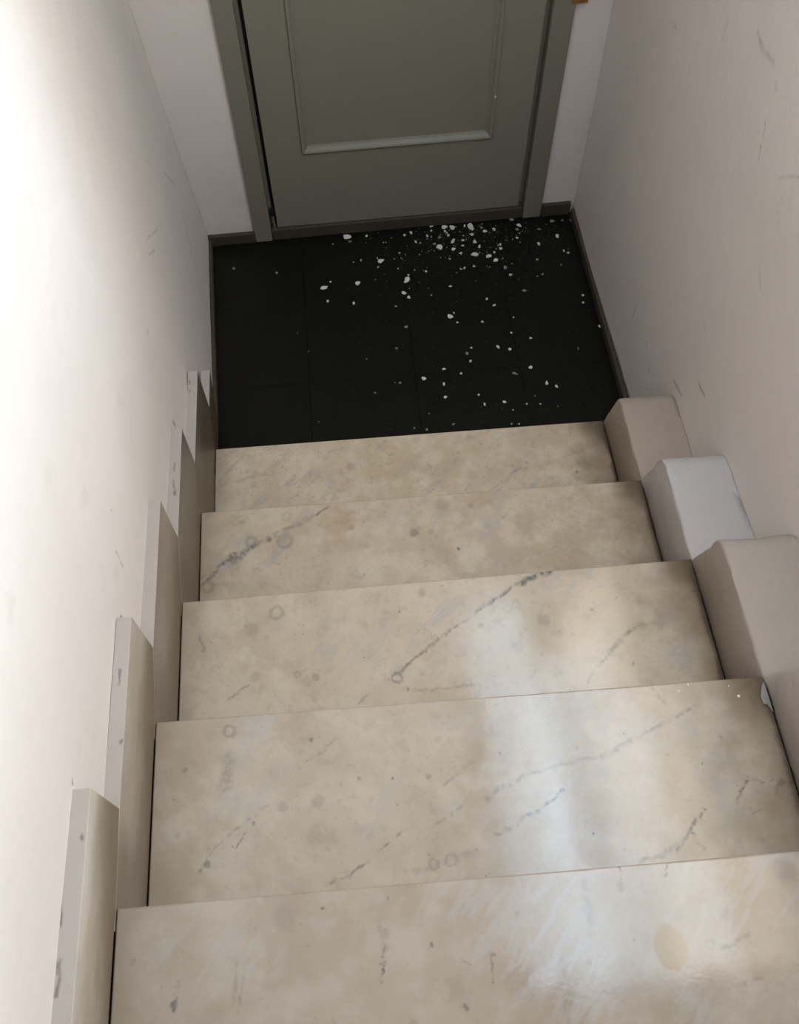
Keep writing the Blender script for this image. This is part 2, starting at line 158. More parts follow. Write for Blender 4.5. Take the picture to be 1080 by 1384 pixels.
# ------------------------------------------------------------------ material helpers
class NT:
    def __init__(self, name):
        self.m = bpy.data.materials.new(name)
        self.m.use_nodes = True
        self.t = self.m.node_tree
        self.b = self.t.nodes['Principled BSDF']
    def n(self, typ, **kw):
        nd = self.t.nodes.new(typ)
        for k, v in kw.items():
            setattr(nd, k, v)
        return nd
    def ln(self, a, b):
        self.t.links.new(a, b)
    def put(self, sock, val):
        if hasattr(val, 'is_output') or isinstance(val, bpy.types.NodeSocket):
            self.ln(val, sock)
        else:
            sock.default_value = val
    def math(self, op, a, b=0.0, c=None, clamp=False):
        nd = self.n('ShaderNodeMath', operation=op, use_clamp=clamp)
        self.put(nd.inputs[0], a); self.put(nd.inputs[1], b)
        if c is not None: self.put(nd.inputs[2], c)
        return nd.outputs[0]
    def vmath(self, op, a, b=(0, 0, 0)):
        nd = self.n('ShaderNodeVectorMath', operation=op)
        self.put(nd.inputs[0], a); self.put(nd.inputs[1], b)
        return nd.outputs['Value'] if op in ('LENGTH', 'DISTANCE', 'DOT_PRODUCT') else nd.outputs['Vector']
    def scale(self, a, s):
        nd = self.n('ShaderNodeVectorMath', operation='SCALE')
        self.put(nd.inputs[0], a); self.put(nd.inputs['Scale'], s)
        return nd.outputs['Vector']
    def pos(self):
        return self.n('ShaderNodeNewGeometry').outputs['Position']
    def xyz(self, v):
        nd = self.n('ShaderNodeSeparateXYZ')
        self.put(nd.inputs[0], v)
        return nd.outputs
    def noise(self, vec, scale, detail=4.0, rough=0.55, color=False, dist=0.0):
        nd = self.n('ShaderNodeTexNoise')
        self.put(nd.inputs['Vector'], vec)
        nd.inputs['Scale'].default_value = scale
        nd.inputs['Detail'].default_value = detail
        nd.inputs['Roughness'].default_value = rough
        nd.inputs['Distortion'].default_value = dist
        return nd.outputs['Color'] if color else nd.outputs['Fac']
    def smooth(self, val, lo, hi, a=0.0, b=1.0):
        nd = self.n('ShaderNodeMapRange', interpolation_type='SMOOTHSTEP')
        self.put(nd.inputs['Value'], val)
        self.put(nd.inputs['From Min'], lo); self.put(nd.inputs['From Max'], hi)
        self.put(nd.inputs['To Min'], a); self.put(nd.inputs['To Max'], b)
        return nd.outputs[0]
    def mix(self, fac, a, b):
        nd = self.n('ShaderNodeMix', data_type='RGBA')
        self.put(nd.inputs[0], fac)
        self.put(nd.inputs[6], a if not isinstance(a, tuple) else a + (1,))
        self.put(nd.inputs[7], b if not isinstance(b, tuple) else b + (1,))
        return nd.outputs[2]
    def group(self, g, **kw):
        nd = self.n('ShaderNodeGroup')
        nd.node_tree = g
        for k, v in kw.items():
            self.put(nd.inputs[k], v)
        return nd.outputs[0]
    def bump(self, h, strength, dist):
        nd = self.n('ShaderNodeBump')
        nd.inputs['Strength'].default_value = strength
        nd.inputs['Distance'].default_value = dist
        self.ln(h, nd.inputs['Height'])
        self.ln(nd.outputs[0], self.b.inputs['Normal'])
    def base(self, c): self.put(self.b.inputs['Base Color'], c if not isinstance(c, tuple) else c + (1,))
    def rough(self, r): self.put(self.b.inputs['Roughness'], r)
    def spec(self, s): self.b.inputs['Specular IOR Level'].default_value = s

def new_group(name, ins):
    g = bpy.data.node_groups.new(name, 'ShaderNodeTree')
    for n_, t_ in ins:
        g.interface.new_socket(n_, in_out='INPUT', socket_type=t_)
    g.interface.new_socket('Mask', in_out='OUTPUT', socket_type='NodeSocketFloat')
    gi = g.nodes.new('NodeGroupInput')
    go = g.nodes.new('NodeGroupOutput')
    h = NT.__new__(NT)
    h.t = g
    return g, h, gi.outputs, go.inputs

# a soft line between two points (a vein, a crack) and a round mark (a spot or a ring)
SEG, h, gi, go = new_group('soft_line', [('P', 'NodeSocketVector'), ('A', 'NodeSocketVector'), ('B', 'NodeSocketVector'), ('Width', 'NodeSocketFloat'), ('Strength', 'NodeSocketFloat')])
ab = h.vmath('SUBTRACT', gi['B'], gi['A'])
ap = h.vmath('SUBTRACT', gi['P'], gi['A'])
tt = h.math('DIVIDE', h.vmath('DOT_PRODUCT', ap, ab), h.vmath('DOT_PRODUCT', ab, ab), clamp=True)
dd = h.vmath('LENGTH', h.vmath('SUBTRACT', ap, h.scale(ab, tt)))
h.ln(h.math('MULTIPLY', h.smooth(dd, 0.0, gi['Width'], 1.0, 0.0), gi['Strength']), go[0])
SPOT, h, gi, go = new_group('round_mark', [('P', 'NodeSocketVector'), ('C', 'NodeSocketVector'), ('Radius', 'NodeSocketFloat'), ('Strength', 'NodeSocketFloat')])
h.ln(h.math('MULTIPLY', h.smooth(h.math('DIVIDE', h.vmath('DISTANCE', gi['P'], gi['C']), gi['Radius']), 0.45, 1.1, 1.0, 0.0), gi['Strength']), go[0])
RING, h, gi, go = new_group('ring_mark', [('P', 'NodeSocketVector'), ('C', 'NodeSocketVector'), ('Radius', 'NodeSocketFloat'), ('Strength', 'NodeSocketFloat')])
q = h.math('ABSOLUTE', h.math('SUBTRACT', h.math('DIVIDE', h.vmath('DISTANCE', gi['P'], gi['C']), gi['Radius']), 0.85))
h.ln(h.math('MULTIPLY', h.smooth(q, 0.05, 0.42, 1.0, 0.0), gi['Strength']), go[0])

def flat2(a, z=0.0): return (a[0], a[1], z)

def marble(name, k=0, seed=0.0, warm=0.5):
    """worn veined marble; k picks the veins and marks of that tread"""
    TINT = {1: (1.08, .975, .83), 2: (.89, .80, .68), 3: (.84, .76, .655), 4: (.75, .695, .625), 5: (.64, .588, .535)}.get(k, (.75, .7, .65))  # lower treads tan with dirt; stepped brightness also bakes in the flight's light balance
    N = NT(name)
    P = N.pos()
    off = N.vmath('ADD', P, (seed * 3.1, seed * 1.7, seed * 0.9))
    warp = N.scale(N.vmath('SUBTRACT', N.noise(off, 22, 3, color=True), (.5, .5, .5)), 0.022)
    warp2 = N.scale(N.vmath('SUBTRACT', N.noise(off, 90, 2, color=True), (.5, .5, .5)), 0.008)
    PW = N.vmath('ADD', N.vmath('ADD', P, warp), warp2)
    broad = N.noise(off, 3.2, 3)
    mott = N.noise(off, 14, 5, .6)
    fine = N.noise(off, 60, 4, .6)
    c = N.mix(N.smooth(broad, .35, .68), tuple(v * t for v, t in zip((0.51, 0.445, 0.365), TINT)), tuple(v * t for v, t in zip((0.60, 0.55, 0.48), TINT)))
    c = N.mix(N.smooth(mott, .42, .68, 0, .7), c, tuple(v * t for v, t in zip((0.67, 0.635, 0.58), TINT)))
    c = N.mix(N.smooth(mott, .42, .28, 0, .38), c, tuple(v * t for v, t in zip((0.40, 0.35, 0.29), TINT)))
    c = N.mix(N.smooth(fine, .56, .75, 0, .3), c, (0.42, 0.38, 0.33))
    crisp = N.noise(N.vmath('ADD', off, warp), 120, 5, .7)
    c = N.mix(N.math('MULTIPLY', N.smooth(crisp, .56, .70), N.smooth(mott, .62, .36, .25, .65)), c, (0.29, 0.25, 0.205))
    c = N.mix(N.smooth(N.noise(off, 34, 5, .65), .54, .68, 0, .45), c, (0.36, 0.31, 0.25))
    # diagonal grey streaks
    sv = N.vmath('ADD', off, warp)
    cs, sn = math.cos(math.radians(48)), math.sin(math.radians(48))
    cv = N.n('ShaderNodeCombineXYZ')
    N.put(cv.inputs[0], N.vmath('DOT_PRODUCT', sv, (cs * 2.6, sn * 2.6, 0)))
    N.put(cv.inputs[1], N.vmath('DOT_PRODUCT', sv, (-sn * 11, cs * 11, 6)))
    st = N.noise(cv.outputs[0], 1.0, 6, .6)
    streak = N.smooth(N.math('ABSOLUTE', N.math('SUBTRACT', st, .5)), 0.0, .045, 1.0, 0.0)
    streak = N.math('MULTIPLY', streak, N.smooth(N.noise(off, 5.5, 2), .46, .66, 0, .6))
    c = N.mix(streak, c, (0.40, 0.375, 0.35))
    # blotches the feet have left
    vo = N.n('ShaderNodeTexVoronoi')
    N.put(vo.inputs['Vector'], N.vmath('ADD', off, warp))
    vo.inputs['Scale'].default_value = 21
    rnd = N.xyz(vo.outputs['Color'])
    bl = N.math('MULTIPLY', N.smooth(vo.outputs['Distance'], .16, .42, 1, 0), N.smooth(rnd[0], .6, 1.0, 0, .4))
    c = N.mix(bl, c, (0.38, 0.335, 0.28))
    v2 = N.n('ShaderNodeTexVoronoi')
    N.put(v2.inputs['Vector'], off)
    v2.inputs['Scale'].default_value = 48
    rn2 = N.xyz(v2.outputs['Color'])
    sp = N.math('MULTIPLY', N.smooth(v2.outputs['Distance'], .06, .13, 1, 0), N.smooth(rn2[1], .72, 1.0, 0, .6))
    c = N.mix(sp, c, (0.16, 0.14, 0.12))
    # this slab's own veins and marks
    if k in VEINS:
        brk = N.smooth(N.noise(P, 85, 4, .7), .38, .58, .15, 1.0)
        z = k * STEP
        m = None
        for a, b, w, s in VEINS[k]:
            pz = N.group(SEG, P=PW, A=flat2(a, z), B=flat2(b, z), Width=w * 1.2, Strength=min(1.0, s * 1.3))
            m = pz if m is None else N.math('MAXIMUM', m, pz)
        c = N.mix(N.math('MULTIPLY', m, brk, clamp=True), c, (0.12, 0.113, 0.105))
        PS = N.vmath('ADD', N.vmath('ADD', P, N.scale(warp, .15)), N.scale(N.vmath('SUBTRACT', N.noise(P, 120, 3, .6, color=True), (.5, .5, .5)), .012))
        m = None
        for (ctr, r, s, ring) in SPOTS[k]:
            if s <= 0: continue
            pz = N.group(RING if ring else SPOT, P=PS, C=flat2(ctr, z), Radius=r * (1.1 if ring else 1.0), Strength=s * (.6 if ring else .85))
            m = pz if m is None else N.math('MAXIMUM', m, pz)
        c = N.mix(m, c, (0.13, 0.12, 0.105))
        if k == 5:
            d = N.vmath('LENGTH', N.vmath('MULTIPLY', N.vmath('SUBTRACT', PW, (0.7754, -1.3691, z)), (1.0, .78, 0)))
            c = N.mix(N.smooth(d, .0205, .0255, .9, 0), c, (0.36, 0.27, 0.15))
    # grime along the two side joints and under the nosing above
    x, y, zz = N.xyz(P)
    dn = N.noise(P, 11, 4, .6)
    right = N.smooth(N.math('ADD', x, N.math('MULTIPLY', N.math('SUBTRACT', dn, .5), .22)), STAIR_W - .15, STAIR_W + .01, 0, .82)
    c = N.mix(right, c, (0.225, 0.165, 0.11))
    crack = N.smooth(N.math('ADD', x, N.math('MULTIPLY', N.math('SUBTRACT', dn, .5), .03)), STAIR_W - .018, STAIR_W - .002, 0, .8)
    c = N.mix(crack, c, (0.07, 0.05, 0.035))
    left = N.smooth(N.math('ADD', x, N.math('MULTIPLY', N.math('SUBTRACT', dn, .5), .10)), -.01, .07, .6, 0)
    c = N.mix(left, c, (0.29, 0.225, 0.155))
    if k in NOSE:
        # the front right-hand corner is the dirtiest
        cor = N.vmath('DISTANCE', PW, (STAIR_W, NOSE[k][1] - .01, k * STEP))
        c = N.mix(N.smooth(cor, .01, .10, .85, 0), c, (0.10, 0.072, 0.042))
    N.base(c)
    N.rough(N.smooth(N.noise(off, 7, 4), .3, .7, .08, .17))
    N.spec(.5)
    N.bump(N.noise(off, 130, 3), .04, .002)
    return N.m

def plaster(name, col, scuffs=(), bump=.35, dirt=.25, dirtcol=(0.45, 0.41, 0.37)):
    N = NT(name)
    P = N.pos()
    c = N.mix(N.smooth(N.noise(P, 2.2, 4, .55), .3, .7), tuple(v * .96 for v in col), tuple(min(v * 1.03, .9) for v in col))
    c = N.mix(N.smooth(N.noise(P, 9, 5, .65), .58, .78, 0, dirt), c, dirtcol)
    w = N.scale(N.vmath('SUBTRACT', N.noise(P, 45, 3, color=True), (.5, .5, .5)), .012)
    PW = N.vmath('ADD', P, w)
    m = None
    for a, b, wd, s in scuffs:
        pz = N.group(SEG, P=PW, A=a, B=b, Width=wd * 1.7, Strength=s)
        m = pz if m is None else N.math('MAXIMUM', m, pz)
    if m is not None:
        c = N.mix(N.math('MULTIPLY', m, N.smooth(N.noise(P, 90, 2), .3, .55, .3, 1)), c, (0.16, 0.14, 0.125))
    N.base(c)
    N.rough(.75)
    N.spec(.25)
    N.bump(N.math('ADD', N.noise(P, 26, 5, .55), N.math('MULTIPLY', N.noise(P, 6, 2), 1.5)), bump, .004)
    return N.m

def simple(name, col, rough=.5, spec=.4, var=.12, scale=30, metal=0.0, bump=.1):
    N = NT(name)
    P = N.pos()
    f = N.noise(P, scale, 4, .6)
    N.base(N.mix(f, tuple(v * (1 - var) for v in col), tuple(v * (1 + var) for v in col)))
    N.rough(rough)
    N.spec(spec)
    N.b.inputs['Metallic'].default_value = metal
    if bump: N.bump(f, bump, .002)
    return N.m

WHITE = (0.77, 0.708, 0.665)
M_left = plaster('white_plaster_left', WHITE, SCUFFS_SHADE_LEFT)
M_right = plaster('white_plaster_right', WHITE, SCUFFS_RIGHT)
M_wall = plaster('white_plaster', WHITE)
M_tile = simple('black_floor_tile', (0.0060, 0.0058, 0.0047), .42, .2, .4, 12, bump=.03)
M_grout = simple('dark_grout', (0.004, 0.004, 0.004), .8, .0)
M_door = simple('sage_grey_paint', (0.228, 0.220, 0.174), .42, .4, .05, 9, bump=.05)
M_door2 = simple('sage_grey_paint_frame', (0.213, 0.205, 0.161), .45, .4, .06, 9, bump=.05)
M_base = simple('dark_brown_strip', (0.064, 0.054, 0.042), .5, .3, .15, 14)
M_black = simple('black_iron', (0.012, 0.012, 0.012), .5, .3)
M_steel = simple('dull_steel', (0.42, 0.40, 0.36), .4, .5, metal=.7)
M_brass = simple('ochre_wood', (0.26, 0.115, 0.03), .5, .4, .2, 40)
M_flake = simple('plaster_flake_white', (0.74, 0.71, 0.65), .8, .2, .08, 60)
M_flake_dim = simple('plaster_flake_grey', (0.27, 0.26, 0.24), .85, .2, .15, 60)
M_dust = simple('plaster_dust', (0.33, 0.31, 0.28), .9, .1, .2, 60)
M_skirt_edge = plaster('painted_skirting_top', (0.46, 0.41, 0.37), SCUFFS_TOP, bump=.3, dirt=.35)
M_under = simple('mortar', (0.35, 0.31, 0.26), .9, .1)

def skirting_mat(seed, k):
    N = NT('marble_skirting')
    P = N.pos()
    off = N.vmath('ADD', P, (seed, seed * 2, seed * .5))
    st = N.vmath('MULTIPLY', off, (1, .45, 1))
    c = N.mix(N.smooth(N.noise(st, 9, 5, .6), .32, .68), (0.56, 0.48, 0.38), (0.72, 0.665, 0.58))
    c = N.mix(N.smooth(N.noise(st, 26, 4, .6), .55, .75, 0, .4), c, (0.44, 0.37, 0.28))
    # brown grime, thick along each tread joint; lower slabs also darkened to paint dimmer light
    x, y, z = N.xyz(P)
    grime_shade = {0: .97, 1: .92, 2: .80, 3: .62, 4: .36, 5: .16}.get(k, .1)
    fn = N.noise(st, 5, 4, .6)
    c = N.mix(N.math('MULTIPLY', N.smooth(fn, .25, .6, .75, 1.0), grime_shade), c, (0.085, 0.064, 0.04))
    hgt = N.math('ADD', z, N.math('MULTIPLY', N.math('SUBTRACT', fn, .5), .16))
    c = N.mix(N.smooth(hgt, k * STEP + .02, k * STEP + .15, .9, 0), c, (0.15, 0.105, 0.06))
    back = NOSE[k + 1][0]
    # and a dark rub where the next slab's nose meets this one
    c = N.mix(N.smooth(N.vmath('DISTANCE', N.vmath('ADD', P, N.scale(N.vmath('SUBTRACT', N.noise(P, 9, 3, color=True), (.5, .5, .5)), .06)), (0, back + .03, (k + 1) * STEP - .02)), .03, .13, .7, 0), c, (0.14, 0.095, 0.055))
    N.base(c)
    N.rough(.42)
    N.bump(N.noise(off, 60, 3), .06, .002)
    return N.m

# ------------------------------------------------------------------ the setting
def left_x(y, z):
    t = min(max(y, 0.0), .98) / .98
    n_ = noise.noise(Vector((3.1, y * 2.6, z * 1.6))) * .006 + noise.noise(Vector((7.7, y * 6, z * 5))) * .002
    keep = min(1.0, max(0.0, (z + .54 * y - .22) / .25)) if y < .25 else 1.0
    return -.0248 - (.037 + .06 * z) * t + n_ * keep

def right_x(y, z):
    n_ = noise.noise(Vector((11.3, y * 2.2, z * 1.7))) * .006
    return 1.242 - .0156 * y - .008 * z + n_

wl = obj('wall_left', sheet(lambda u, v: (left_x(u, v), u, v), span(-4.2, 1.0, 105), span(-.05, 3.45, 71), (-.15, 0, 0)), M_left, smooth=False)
tag(wl, kind='structure')
for p in wl.data.polygons: p.use_smooth = len(p.vertices) == 4 and abs(p.normal.x) > .8

WIN_Y0, WIN_Y1, WIN_Z0, WIN_Z1 = -1.42, .0, 1.58, 3.28
wr = empty('wall_right'); tag(wr, kind='structure')
def rpiece(y0, y1, z0, z1, ny, nz):
    o = obj('wall_panel', sheet(lambda u, v: (right_x(u, v), u, v), span(y0, y1, ny), span(z0, z1, nz), (.16, 0, 0)), M_right, wr)
    for p in o.data.polygons: p.use_smooth = len(p.vertices) == 4 and abs(p.normal.x) > .8
rpiece(-4.2, 1.05, -.05, WIN_Z0, 90, 34)
rpiece(WIN_Y1, 1.05, WIN_Z0, 3.45, 20, 30)
rpiece(-4.2, WIN_Y0, WIN_Z0, 3.45, 30, 30)
rpiece(WIN_Y0, WIN_Y1, WIN_Z1, 3.45, 20, 6)
w1 = empty('window_1', (1.33, -.9, WIN_Z0)); tag(w1, kind='structure')
wf = bmesh.new()
yA, yB = WIN_Y0 + .9, WIN_Y1 + .9
for a in ((yA, yB, 0, .05), (yA, yB, WIN_Z1 - WIN_Z0 - .05, WIN_Z1 - WIN_Z0), (yA, yA + .05, .05, WIN_Z1 - WIN_Z0 - .05), (yB - .05, yB, .05, WIN_Z1 - WIN_Z0 - .05)):
    box(-.03, .03, *a, bm=wf)
obj('window_frame', wf, M_wall, w1)

tag(obj('wall_rear', box(-.3, 1.6, -4.3, -4.12, 0, 3.5), M_wall), kind='structure')
tag(obj('ceiling', box(-.3, 1.6, -4.3, 1.3, 3.4, 3.52), M_wall), kind='structure')
# unseen lowered ceiling over the bottom landing, added to keep it dark
tag(obj('landing_shade_block', box(-.16, 1.30, .58, 1.12, 2.15, 3.38), M_wall), kind='structure')

# end wall with its doorway, turned by the small angle it has to the stairs
YAW = math.atan(.0305)
BX, BY = -.07, .978
def back_pt(x, y, z):
    return (x, BY + .0305 * (x - BX) + y, z)
def back_sheet(x0, x1, z0, z1, nx, nz):
    return sheet(lambda u, v: back_pt(u, noise.noise(Vector((u * 5, 2.2, v * 4))) * .003, v), span(x0, x1, nx), span(z0, z1, nz), (0, .14, 0))
wbk = empty('wall_back', (BX, BY, 0)); tag(wbk, kind='structure')
for (x0, x1, z0, z1) in ((-.22, .106, 0, 2.2), (1.104, 1.32, 0, 2.2), (.106, 1.104, 2.06, 2.2)):
    o = obj('wall_panel', back_sheet(x0, x1, z0, z1, 12, 30), M_wall, wbk, base=(BX, BY, 0))

# floor of the landing: black tiles with hairline joints
fl = obj('floor', box(-.2, 1.35, -.03, 1.05, -.06, -.004), M_grout)
tag(fl, kind='structure')
fx = [-.075, .26, .595, .93, 1.262]
fy = [.0, .335, .67, 1.012]
for i in range(4):
    for j in range(3):
        dz = random.uniform(-.0006, 0)
        g = .0004
        b = box(fx[i] + g, fx[i + 1] - g, fy[j] + g - .01 * (j == 0), fy[j + 1] - g, -.012, dz, .0004, 1)
        obj('floor_tile', b, M_tile, fl)
landing = obj('floor_upper', box(-.03, 1.24, -4.2, -2.5, 1.19, 1.355), M_wall)
tag(landing, kind='structure')

# low dark skirting strips round the landing
def strip(name, pts, z1):
    b = bmesh.new()
    merge(b, prism(pts, 2, .0005, z1, .003, 2))
    o = obj(name, b, M_base)
    return tag(o, kind='structure')
def bl(x, d=0.0): return (x, BY + .0305 * (x - BX) - d)
strip('baseboard_back', [bl(-.064, .016), bl(.100, .016), bl(.100), bl(-.064)], .042)
strip('trim_1', [bl(1.112, .016), bl(1.214, .016), bl(1.214), bl(1.112)], .05)
strip('trim_2', [(-.062, .965), (-.050, .965), (-.022, .212), (-.034, .212)], .03)
strip('baseboard_right', [(1.226, .995), (1.214, .995), (1.222, -.0), (1.237, -.0)], .034)

# ------------------------------------------------------------------ door_1
door = empty('door_1', (BX, BY, 0), YAW); tag(door, kind='structure')
def dbox(x0, x1, y0, y1, z0, z1, bev=.002, bm=None):
    return box(x0 - BX, x1 - BX, y0, y1, z0, z1, bev, 2, bm)
# casing: two jambs and a head, each with a rebate step towards the leaf
for (xo, xi, s) in ((.100, .158, 1), (1.109, 1.045, -1)):
    b = dbox(min(xo, xi), max(xo, xi), -.014, .10, .0, 2.06, .003)
    dbox(min(xi, xi + s * .012), max(xi, xi + s * .012), .022, .10, .0, 2.03, .001, b)
    obj('jamb', b, M_door2, door)
obj('door_head', dbox(.158, 1.045, -.014, .10, 2.0, 2.06, .003), M_door2, door)
# leaf: stiles and rails round a sunk panel
LX0, LX1 = .181, 1.027
PX0, PX1, PZ0, PZ1 = .296, .908, .338, 1.80
b = bmesh.new()
leaf_z0 = .048
y0, y1 = -.002, .038
b = dbox(LX0, PX0, y0, y1, leaf_z0, 1.995, .002)
dbox(PX1, LX1, y0, y1, leaf_z0, 1.995, .002, b)
dbox(PX0 - .002, PX1 + .002, y0, y1, leaf_z0, PZ0, .0005, b)
dbox(PX0 - .002, PX1 + .002, y0, y1, PZ1, 1.995, .0005, b)
leaf = obj('door_leaf', b, M_door, door)
tag(leaf, 'sage grey painted door leaf with one sunk panel')
obj('door_panel', dbox(PX0 - .004, PX1 + .004, .010, .03, PZ0 - .004, PZ1 + .004, .001), M_door, leaf)
# mouldings: an ogee-like bead mitred at the corners
prof = [(0, -.002), (0, -.007), (.004, -.0085), (.009, -.006), (.016, .004), (.022, .0075), (.022, .0102), (0, .0102)]
def moulding(p0, p1, inward):
    """sweeps prof from p0 to p1 (x,z); inward is the unit direction towards the panel centre; mitred by 45 degrees"""
    b = bmesh.new()
    d = Vector((p1[0] - p0[0], p1[1] - p0[1])).normalized()
    rows = []
    for end, sg in ((p0, 1), (p1, -1)):
        rows.append([b.verts.new((end[0] + inward[0] * w + d.x * sg * w - BX, yy, end[1] + inward[1] * w + d.y * sg * w)) for w, yy in prof])
    n = len(prof)
    for i in range(n):
        b.faces.new((rows[0][i], rows[0][(i + 1) % n], rows[1][(i + 1) % n], rows[1][i]))
    b.faces.new(rows[0]); b.faces.new(rows[1])
    return obj('moulding', b, M_door, leaf)
moulding((PX0, PZ0), (PX1, PZ0), (0, 1))
moulding((PX0, PZ1), (PX1, PZ1), (0, -1))
moulding((PX0, PZ0), (PX0, PZ1), (1, 0))
moulding((PX1, PZ0), (PX1, PZ1), (-1, 0))
# a chip in the paint of the right moulding
obj('paint_chip', dbox(.9025, .907, -.0105, -.0085, .486, .494, .0008), M_flake, leaf)
# black strips standing for the shade in the two door gaps
for (a, c) in ((.1702, .1808), (1.0272, 1.0328)):
    obj('gap_shade_strip', dbox(a, c, .024, .04, .05, 1.995, .0), M_black, door)
# pivot at the foot of the hinge side: iron knuckle over a steel pin
hb = dbox(.163, .178, -.006, .012, .100, .124, .002)
hg = obj('hinge', hb, M_black, door); tag(hg, 'black iron hinge knuckle with a thin steel pin')
pb = bmesh.new()
bmesh.ops.create_cone(pb, cap_ends=True, segments=14, radius1=.0042, radius2=.0042, depth=.062)
bmesh.ops.translate(pb, verts=pb.verts, vec=(.1705 - BX, .002, .068))
obj('hinge_pin', pb, M_steel, hg)
tb = dbox(.160, 1.043, -.012, .05, .0008, .046, .003)
obj('threshold', tb, M_base, door)
# ochre catch on the right-hand casing, only its foot is in view
cb = empty('door_catch', (1.118, 1.013, .765))
tag(cb, 'small ochre wooden catch at the right edge of the door casing', 'catch')
obj('catch_plate', box(-.022, .024, -.016, .004, .0, .075, .004, 3), M_brass, cb)
nb = bmesh.new()
bmesh.ops.create_uvsphere(nb, u_segments=14, v_segments=8, radius=.013)
bmesh.ops.translate(nb, verts=nb.verts, vec=(0, -.024, .045))
obj('catch_knob', nb, M_brass, cb, smooth=True)

# ------------------------------------------------------------------ staircase
M_riser = marble('marble_riser', 0, 9.0)
stair = empty('staircase', (0, 0, 0))
tag(stair, 'straight flight of worn veined white marble steps down to the door', 'staircase')
STEP_NOTE = {1: 'lowest marble tread meeting the black floor', 2: 'second tread from the bottom with a grey vein cluster at its left',
             3: 'third tread from the bottom crossed by one long diagonal grey vein', 4: 'fourth tread from the bottom with dark veins at its right end',
             5: 'nearest marble tread with a tan stain'}
for k in range(1, 8):
    yl, yr = NOSE[k]
    bl_, br_ = NOSE[k + 1][0] - .035, NOSE[k + 1][1] - .035
    if k == 7: bl_ -= .27; br_ -= .27
    z = k * STEP
    g = .0012
    b = prism([(g, bl_), (STAIR_W - g, br_), (STAIR_W - g, yr), (g, yl)], 2, z - .03, z, .0028, 3)
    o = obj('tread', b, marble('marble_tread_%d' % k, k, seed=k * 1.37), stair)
    if k in STEP_NOTE: o['label'] = STEP_NOTE[k]
    for p in o.data.polygons: p.use_smooth = p.area < .006
    b = prism([(g, yl - .045), (STAIR_W - g, yr - .045), (STAIR_W - g, yr - .018), (g, yl - .018)], 2, z - STEP + .0008, z - .031, .001, 1)
    obj("riser", b, M_riser, stair)

# the masonry the slabs are bedded on
pf = [(NOSE[1][0] - .047, .0005), (NOSE[1][0] - .047, STEP - .032)] + [q for k in range(1, 7) for q in ((NOSE[k + 1][0] - .047, k * STEP - .032), (NOSE[k + 1][0] - .047, (k + 1) * STEP - .032))] + [(-2.5, 7 * STEP - .032), (-2.5, .0005)]
obj('stair_core', prism(pf, 0, 0.0, STAIR_W - .001), M_under, stair)

# the stepped marble skirting along the left wall: each slab leans its front over the one below
SK_TOP = {0: .262, 1: .418, 2: .563, 3: .718, 4: .863, 5: 1.003, 6: 1.175, 7: 1.345}
SK_Y = {0: .202, 1: .072, 2: -.212, 3: -.494, 4: -.803, 5: -1.113, 6: -1.43, 7: -1.745, 8: -2.06}
SK_J = {1: .420, 2: .408, 3: .541, 4: .720, 5: .878, 6: 1.02, 7: 1.19}
sk = empty('baseboard_left', (0, 0, 0))
tag(sk, 'stepped skirting of worn marble slabs along the left wall of the stairs', kind='structure')
gp = .0012
for k in range(0, 8):
    t0 = SK_TOP[k]; yf = SK_Y[k]; yb = SK_Y[k + 1]
    z0 = k * STEP
    nk = NOSE[k][0] if k else None
    nn = NOSE[k + 1][0]
    jb = SK_TOP[k]                 # height where the next slab's foot starts
    if k == 0:
        pts = [(yf, .001), (yf, t0), (SK_Y[1] + gp, t0), (nn + .002, STEP - .002), (nn + .002, .001)]
    else:
        pts = [(yf, SK_TOP[k - 1] + gp), (yf, t0), (yb + gp, t0), (nn + .001, z0 + STEP - .001), (nn - .03, z0 + STEP - .001), (nn - .03, z0 + gp), (nk - .001, z0 + gp)]
    b = prism(pts, 0, -.0255, 0.0, .0012, 2)
    if k == 0:                       # the foot of the lowest slab leans back to the wall
        for v in b.verts:
            v.co.x = max(v.co.x - .024 * (t0 - v.co.z) / t0, -.026) if v.co.x > -.013 else v.co.x
    o = obj('skirting_slab', b, skirting_mat(k * 1.9, k), sk)
    # the top edge carries the wall paint
    o.data.materials.append(M_skirt_edge)
    for p in o.data.polygons:
        if p.normal.z > .75 and p.center.z > t0 - .004: p.material_index = 1

